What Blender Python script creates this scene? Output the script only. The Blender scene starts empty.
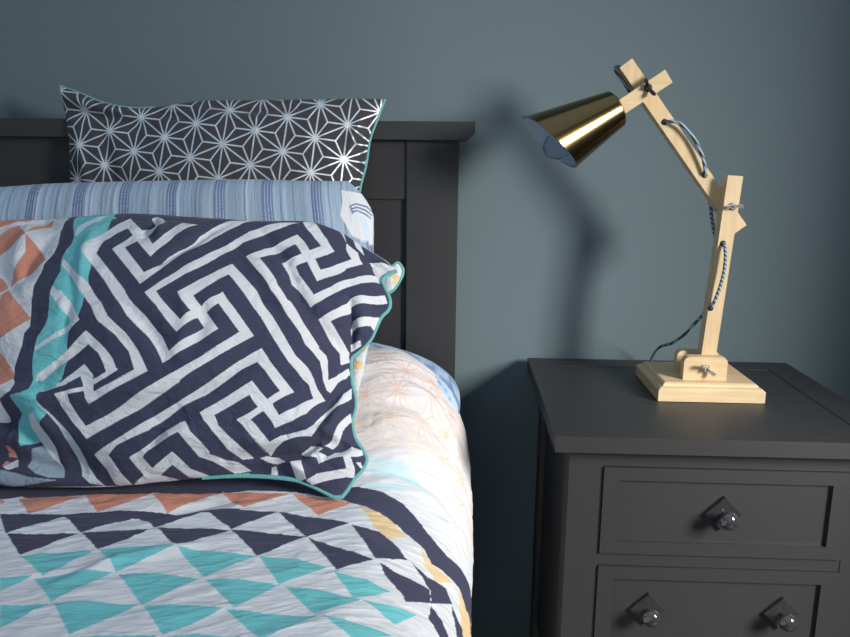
import bpy, bmesh, math
import numpy as np
from mathutils import Vector, Matrix

SC = bpy.context.scene
# ---------------------------------------------------------------- camera
cam_data = bpy.data.cameras.new('camera'); cam = bpy.data.objects.new('camera', cam_data)
SC.collection.objects.link(cam); SC.camera = cam
cam_data.sensor_width = 36.0; cam_data.lens = 36.0*759.7/850.0; cam_data.clip_start = 0.02
yaw, pitch, roll = .0383, .2045, .0097
fw = Vector((-math.sin(yaw)*math.cos(pitch), math.cos(yaw)*math.cos(pitch), -math.sin(pitch)))
rt0 = Vector((math.cos(yaw), math.sin(yaw), 0)); up0 = rt0.cross(fw)
rt = math.cos(roll)*rt0 + math.sin(roll)*up0; up = -math.sin(roll)*rt0 + math.cos(roll)*up0
cam.matrix_world = Matrix(((rt.x, up.x, -fw.x, 0), (rt.y, up.y, -fw.y, -1.3602), (rt.z, up.z, -fw.z, 1.0477), (0, 0, 0, 1)))
# ---------------------------------------------------------------- world and window light
world = bpy.data.worlds.new('room_air'); SC.world = world; world.use_nodes = True
# dim room air: darker at eye level, a pale ceiling above
wn = world.node_tree; wtc = wn.nodes.new('ShaderNodeTexCoord'); wsx = wn.nodes.new('ShaderNodeSeparateXYZ'); wrp = wn.nodes.new('ShaderNodeValToRGB')
wrp.color_ramp.elements[0].position = .15; wrp.color_ramp.elements[0].color = (.157, .175, .20, 1)
wrp.color_ramp.elements[1].position = .95; wrp.color_ramp.elements[1].color = (.30, .40, .52, 1)
wn.links.new(wtc.outputs['Generated'], wsx.inputs[0]); wn.links.new(wsx.outputs['Z'], wrp.inputs[0]); wn.links.new(wrp.outputs[0], wn.nodes['Background'].inputs[0])
wn.nodes['Background'].inputs[1].default_value = 1.0
ld = bpy.data.lights.new('daylight_through_window', 'AREA'); ld.shape = 'RECTANGLE'; ld.size = .5; ld.size_y = .85
ld.energy = 91; ld.color = (1.0, .975, .93)
lo = bpy.data.objects.new('daylight_through_window', ld); SC.collection.objects.link(lo)
lo.location = (1.75, -1.72, 1.60)
lo.rotation_euler = (Vector((0.05, -.25, .85))-lo.location).to_track_quat('-Z', 'Y').to_euler()
SC.view_settings.view_transform = 'Standard'; SC.view_settings.look = 'None'
SC.view_settings.gamma = 1; SC.view_settings.exposure = 0.38; SC.view_settings.use_curve_mapping = False

# ---------------------------------------------------------------- helpers
def link(o, parent=None):
    SC.collection.objects.link(o)
    if parent is not None: o.parent = parent
    return o
def tag(o, label=None, cat=None, group=None, kind=None):
    if label: o['label'] = label
    if cat: o['category'] = cat
    if group: o['group'] = group
    if kind: o['kind'] = kind
    return o
def empty(name, label, cat, loc=(0, 0, 0), group=None):
    o = bpy.data.objects.new(name, None); o.location = loc; o.empty_display_size = .05
    link(o); return tag(o, label, cat, group)
def obj(name, bm, mat, parent=None, smooth=False, bevel=0):
    if bevel:
        bmesh.ops.bevel(bm, geom=[e for e in bm.edges if e.is_manifold and e.calc_face_angle(0) > .5], offset=bevel, segments=2, affect='EDGES', profile=.6)
    bmesh.ops.recalc_face_normals(bm, faces=bm.faces)
    me = bpy.data.meshes.new(name); bm.to_mesh(me); bm.free()
    me.materials.append(mat)
    if smooth:
        me.shade_smooth()
        me.set_sharp_from_angle(angle=.7)
    o = bpy.data.objects.new(name, me); link(o)
    if parent is not None:
        o.parent = parent; o.matrix_parent_inverse = Matrix.Translation(-Vector(parent.location))
    return o
def box(bm, a, b):
    x0, y0, z0 = a; x1, y1, z1 = b
    v = [bm.verts.new(p) for p in ((x0,y0,z0),(x1,y0,z0),(x1,y1,z0),(x0,y1,z0),(x0,y0,z1),(x1,y0,z1),(x1,y1,z1),(x0,y1,z1))]
    for f in ((0,3,2,1),(4,5,6,7),(0,1,5,4),(1,2,6,5),(2,3,7,6),(3,0,4,7)): bm.faces.new([v[i] for i in f])
    return bm
def B(a, b): return box(bmesh.new(), a, b)
def prism(pts, y0, y1, bm=None):
    """outline in (x, z), extruded from y0 to y1"""
    bm = bm or bmesh.new()
    f = [bm.verts.new((x, y0, z)) for x, z in pts]; g = [bm.verts.new((x, y1, z)) for x, z in pts]
    n = len(pts); bm.faces.new(f); bm.faces.new(g[::-1])
    for i in range(n): bm.faces.new((f[i], g[i], g[(i+1) % n], f[(i+1) % n]))
    return bm
def spline(pts, k=8, closed=False):
    """Catmull-Rom through pts, k steps per span"""
    p = np.array(pts, float)
    q = np.vstack([p[-1:], p, p[:2]]) if closed else np.vstack([2*p[0]-p[1], p, 2*p[-1]-p[-2]])
    n = len(p) if closed else len(p)-1
    t = np.arange(k)/k; out = []
    for i in range(n):
        a, b, c, d = q[i], q[i+1], q[i+2], q[i+3]; tt = t[:, None]
        out.append(.5*(2*b+(c-a)*tt+(2*a-5*b+4*c-d)*tt**2+(3*b-a-3*c+d)*tt**3))
    if not closed: out.append(p[-1:])
    return np.vstack(out)
def tube(bm, pts, r, n=10, taper=None):
    pts = [Vector(p) for p in pts]; rings = []
    prev = None
    for i, p in enumerate(pts):
        d = (pts[min(i+1, len(pts)-1)]-pts[max(i-1, 0)])
        if d.length < 1e-9: d = Vector((0, 0, 1))
        d.normalize()
        if prev is None:
            a = d.orthogonal().normalized()
        else:
            a = (prev - d*prev.dot(d)).normalized()
        prev = a; b = d.cross(a)
        rr = r if taper is None else r*taper[i]
        rings.append([bm.verts.new(p+rr*(math.cos(2*math.pi*k/n)*a+math.sin(2*math.pi*k/n)*b)) for k in range(n)])
    for i in range(len(rings)-1):
        for k in range(n): bm.faces.new((rings[i][k], rings[i][(k+1) % n], rings[i+1][(k+1) % n], rings[i+1][k]))
    bm.faces.new(rings[0][::-1]); bm.faces.new(rings[-1])
    return bm
def lathe(bm, prof, origin, axis, n=40, caps=True):
    ax = Vector(axis).normalized(); a = ax.orthogonal().normalized(); b = ax.cross(a); o = Vector(origin); rings = []
    for (r, h) in prof:
        rings.append([bm.verts.new(o+ax*h+r*(math.cos(2*math.pi*k/n)*a+math.sin(2*math.pi*k/n)*b)) for k in range(n)])
    for i in range(len(rings)-1):
        for k in range(n): bm.faces.new((rings[i][k], rings[i][(k+1) % n], rings[i+1][(k+1) % n], rings[i+1][k]))
    if caps: bm.faces.new(rings[0][::-1]); bm.faces.new(rings[-1])
    return bm

# ---------------------------------------------------------------- materials
def mat(name, col, rough=.6, metal=0, spec=.5, bump=None, bscale=100, bstr=.1, stretch=(1, 1, 1), var=0, coat=0, sheen=0):
    m = bpy.data.materials.new(name); m.use_nodes = True; nt = m.node_tree; p = nt.nodes['Principled BSDF']
    p.inputs['Base Color'].default_value = (*col, 1); p.inputs['Roughness'].default_value = rough
    p.inputs['Metallic'].default_value = metal; p.inputs['Specular IOR Level'].default_value = spec
    p.inputs['Coat Weight'].default_value = coat; p.inputs['Sheen Weight'].default_value = sheen
    if bump or var:
        tc = nt.nodes.new('ShaderNodeTexCoord'); mp = nt.nodes.new('ShaderNodeMapping'); mp.inputs['Scale'].default_value = stretch
        nz = nt.nodes.new('ShaderNodeTexNoise'); nz.inputs['Scale'].default_value = bscale; nz.inputs['Detail'].default_value = 4
        nt.links.new(tc.outputs['Object'], mp.inputs[0]); nt.links.new(mp.outputs[0], nz.inputs[0])
        if bump:
            bp = nt.nodes.new('ShaderNodeBump'); bp.inputs['Strength'].default_value = bstr; bp.inputs['Distance'].default_value = bump
            nt.links.new(nz.outputs[0], bp.inputs['Height']); nt.links.new(bp.outputs[0], p.inputs['Normal'])
        if var:
            mx = nt.nodes.new('ShaderNodeMix'); mx.data_type = 'RGBA'
            mx.inputs[6].default_value = (*[c*(1-var) for c in col], 1); mx.inputs[7].default_value = (*[min(1, c*(1+var)) for c in col], 1)
            nt.links.new(nz.outputs[0], mx.inputs[0]); nt.links.new(mx.outputs[2], p.inputs['Base Color'])
    return m
def cloth_mat(name, rough=.85, foil=False, fine=900, fstr=.25, crumple=35, cstr=.35, cdist=.004, stretch=(1, 1, 1), rot=(0, 0, 0)):
    """printed cotton: the print is the mesh's own colour attribute, weave and small crumples are bump"""
    m = bpy.data.materials.new(name); m.use_nodes = True; nt = m.node_tree; p = nt.nodes['Principled BSDF']; N = nt.nodes.new; L = nt.links.new
    at_ = N('ShaderNodeAttribute'); at_.attribute_name = 'print'; L(at_.outputs['Color'], p.inputs['Base Color'])
    p.inputs['Roughness'].default_value = rough; p.inputs['Specular IOR Level'].default_value = .25
    p.inputs['Sheen Weight'].default_value = .08; p.inputs['Sheen Roughness'].default_value = .5
    tc = N('ShaderNodeTexCoord'); mp = N('ShaderNodeMapping'); mp.inputs['Scale'].default_value = stretch; mp.inputs['Rotation'].default_value = rot
    L(tc.outputs['Object'], mp.inputs[0])
    n1 = N('ShaderNodeTexNoise'); n1.inputs['Scale'].default_value = crumple; n1.inputs['Detail'].default_value = 5; n1.inputs['Roughness'].default_value = .55
    n1.inputs['Distortion'].default_value = .6
    L(mp.outputs[0], n1.inputs[0])
    b1 = N('ShaderNodeBump'); b1.inputs['Strength'].default_value = cstr; b1.inputs['Distance'].default_value = cdist; L(n1.outputs[0], b1.inputs['Height'])
    n2 = N('ShaderNodeTexNoise'); n2.inputs['Scale'].default_value = fine; n2.inputs['Detail'].default_value = 2; L(tc.outputs['Object'], n2.inputs[0])
    b2 = N('ShaderNodeBump'); b2.inputs['Strength'].default_value = fstr; b2.inputs['Distance'].default_value = .0006
    L(n2.outputs[0], b2.inputs['Height']); L(b1.outputs[0], b2.inputs['Normal']); L(b2.outputs[0], p.inputs['Normal'])
    if foil:
        mu = N('ShaderNodeMath'); mu.operation = 'MULTIPLY'; mu.inputs[1].default_value = 1.0; L(at_.outputs['Alpha'], mu.inputs[0]); L(mu.outputs[0], p.inputs['Metallic'])
        mr = N('ShaderNodeMapRange'); mr.inputs[3].default_value = rough; mr.inputs[4].default_value = .55; L(at_.outputs['Alpha'], mr.inputs[0]); L(mr.outputs[0], p.inputs['Roughness'])
    return m

# ---------------------------------------------------------------- cloth surfaces
def sstep(x, a, b):
    t = np.clip((x-a)/(b-a), 0, 1); return t*t*(3-2*t)
def resample(poly, u):
    p = np.asarray(poly, float); d = np.r_[0, np.cumsum(np.hypot(*np.diff(p, axis=0).T))]; d /= d[-1]
    return np.stack([np.interp(u, d, p[:, i]) for i in range(2)], -1)
def smooth_line(pts, k=12):
    p = np.array(pts, float); q = np.vstack([2*p[0]-p[1], p, 2*p[-1]-p[-2]]); t = (np.arange(k)/k)[:, None]; out = []
    for i in range(len(p)-1):
        a, b, c, d = q[i], q[i+1], q[i+2], q[i+3]
        out.append(.5*(2*b+(c-a)*t+(2*a-5*b+4*c-d)*t**2+(3*b-a-3*c+d)*t**3))
    out.append(p[-1:]); return np.vstack(out)
class Pillow:
    """a stuffed cushion: four seam lines in the plane (a along the width, b up the lean), bulging along the normal"""
    def __init__(s, O, lean, seams, T, Tb, eu=.55, ev=.6):
        s.O = np.array(O, float); s.ex = np.array((1., 0, 0)); s.ez = np.array((0, math.sin(lean), math.cos(lean)))
        s.n = np.array((0, -math.cos(lean), math.sin(lean)))
        s.bot, s.right, s.top, s.left = [smooth_line(x) for x in seams]   # bot L>R, right B>T, top L>R, left B>T
        s.T, s.Tb, s.eu, s.ev = T, Tb, eu, ev
    def plane(s, U, V):
        sh = U.shape; u = U.ravel(); v = V.ravel()
        c0 = resample(s.bot, u); c1 = resample(s.top, u); d0 = resample(s.left, v); d1 = resample(s.right, v)
        u = u[:, None]; v = v[:, None]
        P = (1-v)*c0+v*c1+(1-u)*d0+u*d1-((1-u)*(1-v)*s.bot[0]+u*(1-v)*s.bot[-1]+(1-u)*v*s.top[0]+u*v*s.top[-1])
        return P.reshape(*sh, 2)
    def bulge(s, U, V):
        return np.clip(np.sin(np.pi*U), 0, 1)**s.eu*np.clip(np.sin(np.pi*V), 0, 1)**s.ev
    def point(s, U, V, back=False, h=0.0):
        ab = s.plane(U, V); k = s.bulge(U, V); w = -s.Tb*k if back else s.T*k+h
        return s.O+ab[..., :1]*s.ex+ab[..., 1:]*s.ez+np.asarray(w)[..., None]*s.n
# duvet: s runs across the bed (0 where the top starts to round over the right edge), t is the world Y
ARC = .215
def duvet_top(X, Y):
    # raised over the pillow lying beneath it near the headboard
    r = sstep(Y, -.52, -.24)*(.35+.65*sstep(X, -.42, -.18))
    z = .640+.120*r
    return z-.16*sstep(Y, -.215, -.115)
def duvet(s, t):
    Xe = -.115; a = .144; b = .155+.03*sstep(t, -.5, -.25)
    ph = np.clip(s/ARC, 0, 1)*np.pi/2
    flat = np.minimum(s, 0)
    z0 = duvet_top(Xe+flat, t)
    X = Xe+flat+a*np.sin(ph); down = np.maximum(s-ARC, 0)
    # small sideways waves of the hanging side
    X = X+.006*np.sin(t*17+1.0)*sstep(s, .1, .35)
    Z = z0-b*(1-np.cos(ph))-down
    return np.stack([X, t+0*X, Z], -1)
def vnoise(x, y, seed=0):
    rs = np.random.RandomState(seed); G = rs.rand(256, 256)
    xi = np.floor(x).astype(int); yi = np.floor(y).astype(int); fx = x-xi; fy = y-yi
    fx = fx*fx*fx*(fx*(fx*6-15)+10); fy = fy*fy*fy*(fy*(fy*6-15)+10)
    g = lambda i, j: G[i % 256, j % 256]
    return (g(xi, yi)*(1-fx)+g(xi+1, yi)*fx)*(1-fy)+(g(xi, yi+1)*(1-fx)+g(xi+1, yi+1)*fx)*fy
def fbm(x, y, seed=0, o=4):
    r = 0; a = 1; n = 0
    for k in range(o): r = r+a*(vnoise(x*2**k, y*2**k, seed+k)-.5); n += a; a *= .5
    return r/n
def ridged(x, y, seed=0, o=3):
    r = 0; a = 1; n = 0
    for k in range(o): r = r+a*(1-np.abs(2*vnoise(x*2**k, y*2**k, seed+k)-1))**2; n += a; a *= .55
    return r/n-.45
def rotxy(x, y, deg):
    c, s = math.cos(math.radians(deg)), math.sin(math.radians(deg)); return x*c+y*s, -x*s+y*c
def creases(X, Y, lst):
    """lst: (amp, width, polyline) in the same metric coordinates; soft ridges (+) and valleys (-)"""
    D = np.zeros(X.shape)
    for amp, w, pts in lst:
        p = np.array(pts, float); best = np.full(X.shape, 1e9); tt = np.zeros(X.shape)
        sel = (X > p[:, 0].min()-4*w) & (X < p[:, 0].max()+4*w) & (Y > p[:, 1].min()-4*w) & (Y < p[:, 1].max()+4*w)
        if not sel.any(): continue
        x = X[sel]; y = Y[sel]; b = np.full(x.shape, 1e9); tp = np.zeros(x.shape); n = len(p)-1
        for i in range(n):
            d = p[i+1]-p[i]; L2 = d@d+1e-12; t = np.clip(((x-p[i, 0])*d[0]+(y-p[i, 1])*d[1])/L2, 0, 1)
            q = np.hypot(x-p[i, 0]-t*d[0], y-p[i, 1]-t*d[1]); m = q < b; b[m] = q[m]; tp[m] = (i+t[m])/n
        D[sel] += amp*np.exp(-(b/w)**2)*np.sin(np.pi*np.clip(tp, .04, .96))**.5
    return D
def paint(U, V, base, polys, C=None):
    """fill polygons (in cloth u, v) on the grid U x V (sorted 1-D arrays)"""
    if C is None:
        C = np.zeros((len(U), len(V), 4)); C[..., :3] = base; 
    for col, flat in polys:
        p = np.array(flat, float).reshape(-1, 2)/10000.
        i0, i1 = np.searchsorted(U, (p[:, 0].min(), p[:, 0].max())); j0, j1 = np.searchsorted(V, (p[:, 1].min(), p[:, 1].max()))
        if i1 <= i0 or j1 <= j0: continue
        u = U[i0:i1][:, None]; v = V[j0:j1][None, :]; ins = np.zeros((i1-i0, j1-j0), bool)
        for k in range(len(p)):
            x0, y0 = p[k]; x1, y1 = p[(k+1) % len(p)]
            if y0 == y1: continue
            ins ^= ((y0 > v) != (y1 > v)) & (u < (x1-x0)*(v-y0)/(y1-y0)+x0)
        C[i0:i1, j0:j1][ins] = PAL[col]
    return C
def seg_dist(x, y, p, q):
    d = np.subtract(q, p); t = np.clip(((x-p[0])*d[0]+(y-p[1])*d[1])/(d@d), 0, 1); return np.hypot(x-p[0]-t*d[0], y-p[1]-t*d[1])
def asanoha(x, y, L, deg, w, sh=60.):
    """distance mask of the hemp-leaf star lattice: triangle edges and the lines from corners to centres"""
    c = math.radians(deg); e1 = np.array((math.cos(c), math.sin(c)))*L; e2 = np.array((math.cos(c+math.radians(sh)), math.sin(c+math.radians(sh))))*L
    M = np.linalg.inv(np.array([e1, e2]).T); a = M[0, 0]*x+M[0, 1]*y; b = M[1, 0]*x+M[1, 1]*y
    fa = a-np.floor(a); fb = b-np.floor(b); flip = fa+fb > 1; fa = np.where(flip, 1-fa, fa); fb = np.where(flip, 1-fb, fb)
    X = fa*e1[0]+fb*e2[0]; Y = fa*e1[1]+fb*e2[1]; A = np.zeros(2); ctr = (e1+e2)/3
    d = np.full(X.shape, 1e9)
    for p, q in ((A, e1), (A, e2), (e1, e2), (A, ctr), (e1, ctr), (e2, ctr)): d = np.minimum(d, seg_dist(X, Y, p, q))
    dn = np.minimum(np.minimum(np.hypot(X, Y), np.hypot(X-e1[0], Y-e1[1])), np.hypot(X-e2[0], Y-e2[1]))
    return np.clip((w-d)/(w*.5)+.5, 0, 1), dn
def grids(name, parts, material, parent=None):
    """parts: list of (P[nu,nv,3], C[nu,nv,4]); one smooth mesh with the print as a colour attribute"""
    V = []; F = []; C = []; off = 0
    for P, col, *fl in parts:
        nu, nv = P.shape[:2]; V.append(P.reshape(-1, 3)); C.append(col.reshape(-1, 4))
        i = (np.arange(nu-1)[:, None]*nv+np.arange(nv-1)[None, :]).ravel()+off
        q = np.stack([i, i+nv, i+nv+1, i+1], -1)
        F.append(q[:, ::-1] if fl and fl[0] else q); off += nu*nv
    V = np.concatenate(V); F = np.concatenate(F); C = np.concatenate(C)
    me = bpy.data.meshes.new(name); me.vertices.add(len(V)); me.vertices.foreach_set('co', V.ravel().astype(np.float32))
    me.loops.add(F.size); me.loops.foreach_set('vertex_index', F.ravel().astype(np.int32))
    me.polygons.add(len(F)); me.polygons.foreach_set('loop_start', (np.arange(len(F))*4).astype(np.int32))
    me.polygons.foreach_set('use_smooth', np.ones(len(F), bool)); me.update(calc_edges=True)
    a = me.color_attributes.new('print', 'FLOAT_COLOR', 'POINT'); a.data.foreach_set('color', C.ravel().astype(np.float32))
    me.materials.append(material); o = bpy.data.objects.new(name, me); link(o)
    if parent is not None:
        o.parent = parent; o.matrix_parent_inverse = Matrix.Translation(-Vector(parent.location))
    return o
def dense(pairs):
    """1-D samples: list of (start, end, count)"""
    out = [np.linspace(a, b, n, endpoint=False) for a, b, n in pairs]; return np.r_[np.concatenate(out), pairs[-1][1]]
def plain(sh, col, a=0):
    C = np.zeros((*sh, 4)); C[..., :3] = col; C[..., 3] = a; return C
def normals(P):
    a = np.gradient(P, axis=0); b = np.gradient(P, axis=1); n = np.cross(a, b); return n/(np.linalg.norm(n, axis=-1, keepdims=True)+1e-12)

PAL = {'n': (.050, .052, .098, 0), 'w': (.72, .73, .76, 0), 't': (.17, .56, .58, 0), 'c': (.66, .27, .19, 0), 'o': (.80, .58, .33, 0),
       'p': (.58, .76, .80, 0), 'b': (.30, .38, .46, 0), 'l': (.60, .66, .70, 0), 'k': (.78, .45, .37, 0), 'y': (.80, .56, .36, 0), 's': (.16, .22, .36, 0),
       'i': (.62, .70, .80, 0), 'q': (.76, .71, .70, 0)}
MAZE = {'O':(0,-0.505,0.655),'lean':0.577,'seams':[[(-0.6455,0.0049),(-0.5544,-0.005),(-0.4792,-0.0043),(-0.4049,-0.0012),(-0.3073,0.011),(-0.2582,0.0147),(-0.2211,0.0144),(-0.19,0.0115),(-0.1685,0.0048),(-0.1508,-0.0031),(-0.1407,-0.0076),(-0.131,-0.0074)],[(-0.131,-0.0074),(-0.1243,0.0023),(-0.1167,0.0158),(-0.108,0.0263),(-0.1039,0.0381),(-0.1089,0.0497),(-0.117,0.0601),(-0.1229,0.0738),(-0.1244,0.0885),(-0.1219,0.1046),(-0.1238,0.1202),(-0.1282,0.136),(-0.1308,0.156),(-0.1303,0.1696),(-0.1205,0.1793),(-0.1078,0.1955),(-0.1028,0.2074),(-0.0956,0.2264),(-0.0875,0.2359),(-0.0846,0.2446),(-0.0864,0.2561),(-0.0938,0.2705),(-0.0958,0.2822),(-0.088,0.2898),(-0.0774,0.2944)],[(-0.74,0.3501),(-0.6421,0.3627),(-0.5563,0.3655),(-0.4575,0.3733),(-0.3571,0.3684),(-0.2718,0.3633),(-0.2018,0.3658),(-0.1589,0.3524),(-0.1271,0.3313),(-0.0945,0.3106),(-0.0774,0.2944)],[(-0.6455,0.0049),(-0.704,0.169),(-0.74,0.3501)]]}
STAR = {'O':(0,-0.14,0.7),'lean':0.08,'seams':[[(-0.6571,0.1138),(-0.423,0.1009),(-0.135,0.1224)],[(-0.135,0.1224),(-0.1584,0.2531),(-0.1553,0.3015),(-0.1456,0.3414),(-0.1393,0.3811),(-0.1281,0.4125),(-0.1155,0.4454)],[(-0.6438,0.4625),(-0.6112,0.4516),(-0.5707,0.4361),(-0.5215,0.4286),(-0.4722,0.4321),(-0.4147,0.4403),(-0.317,0.4425),(-0.2038,0.4448),(-0.1155,0.4454)],[(-0.6571,0.1138),(-0.6357,0.2799),(-0.632,0.3609),(-0.6362,0.4119),(-0.6438,0.4625)]]}
LINEN = {'O':(0,-0.3,0.66),'lean':0.18,'seams':[[(-0.9259,0.0253),(-0.5254,0.019),(-0.1297,0.0425)],[(-0.1297,0.0425),(-0.1201,0.19),(-0.1187,0.2926),(-0.122,0.3203),(-0.1386,0.3464),(-0.158,0.3637)],[(-0.9251,0.3451),(-0.6792,0.3567),(-0.588,0.3621),(-0.4074,0.3655),(-0.303,0.3666),(-0.2288,0.3644),(-0.158,0.3637)],[(-0.9259,0.0253),(-0.9411,0.1764),(-0.9251,0.3331)]]}
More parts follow.
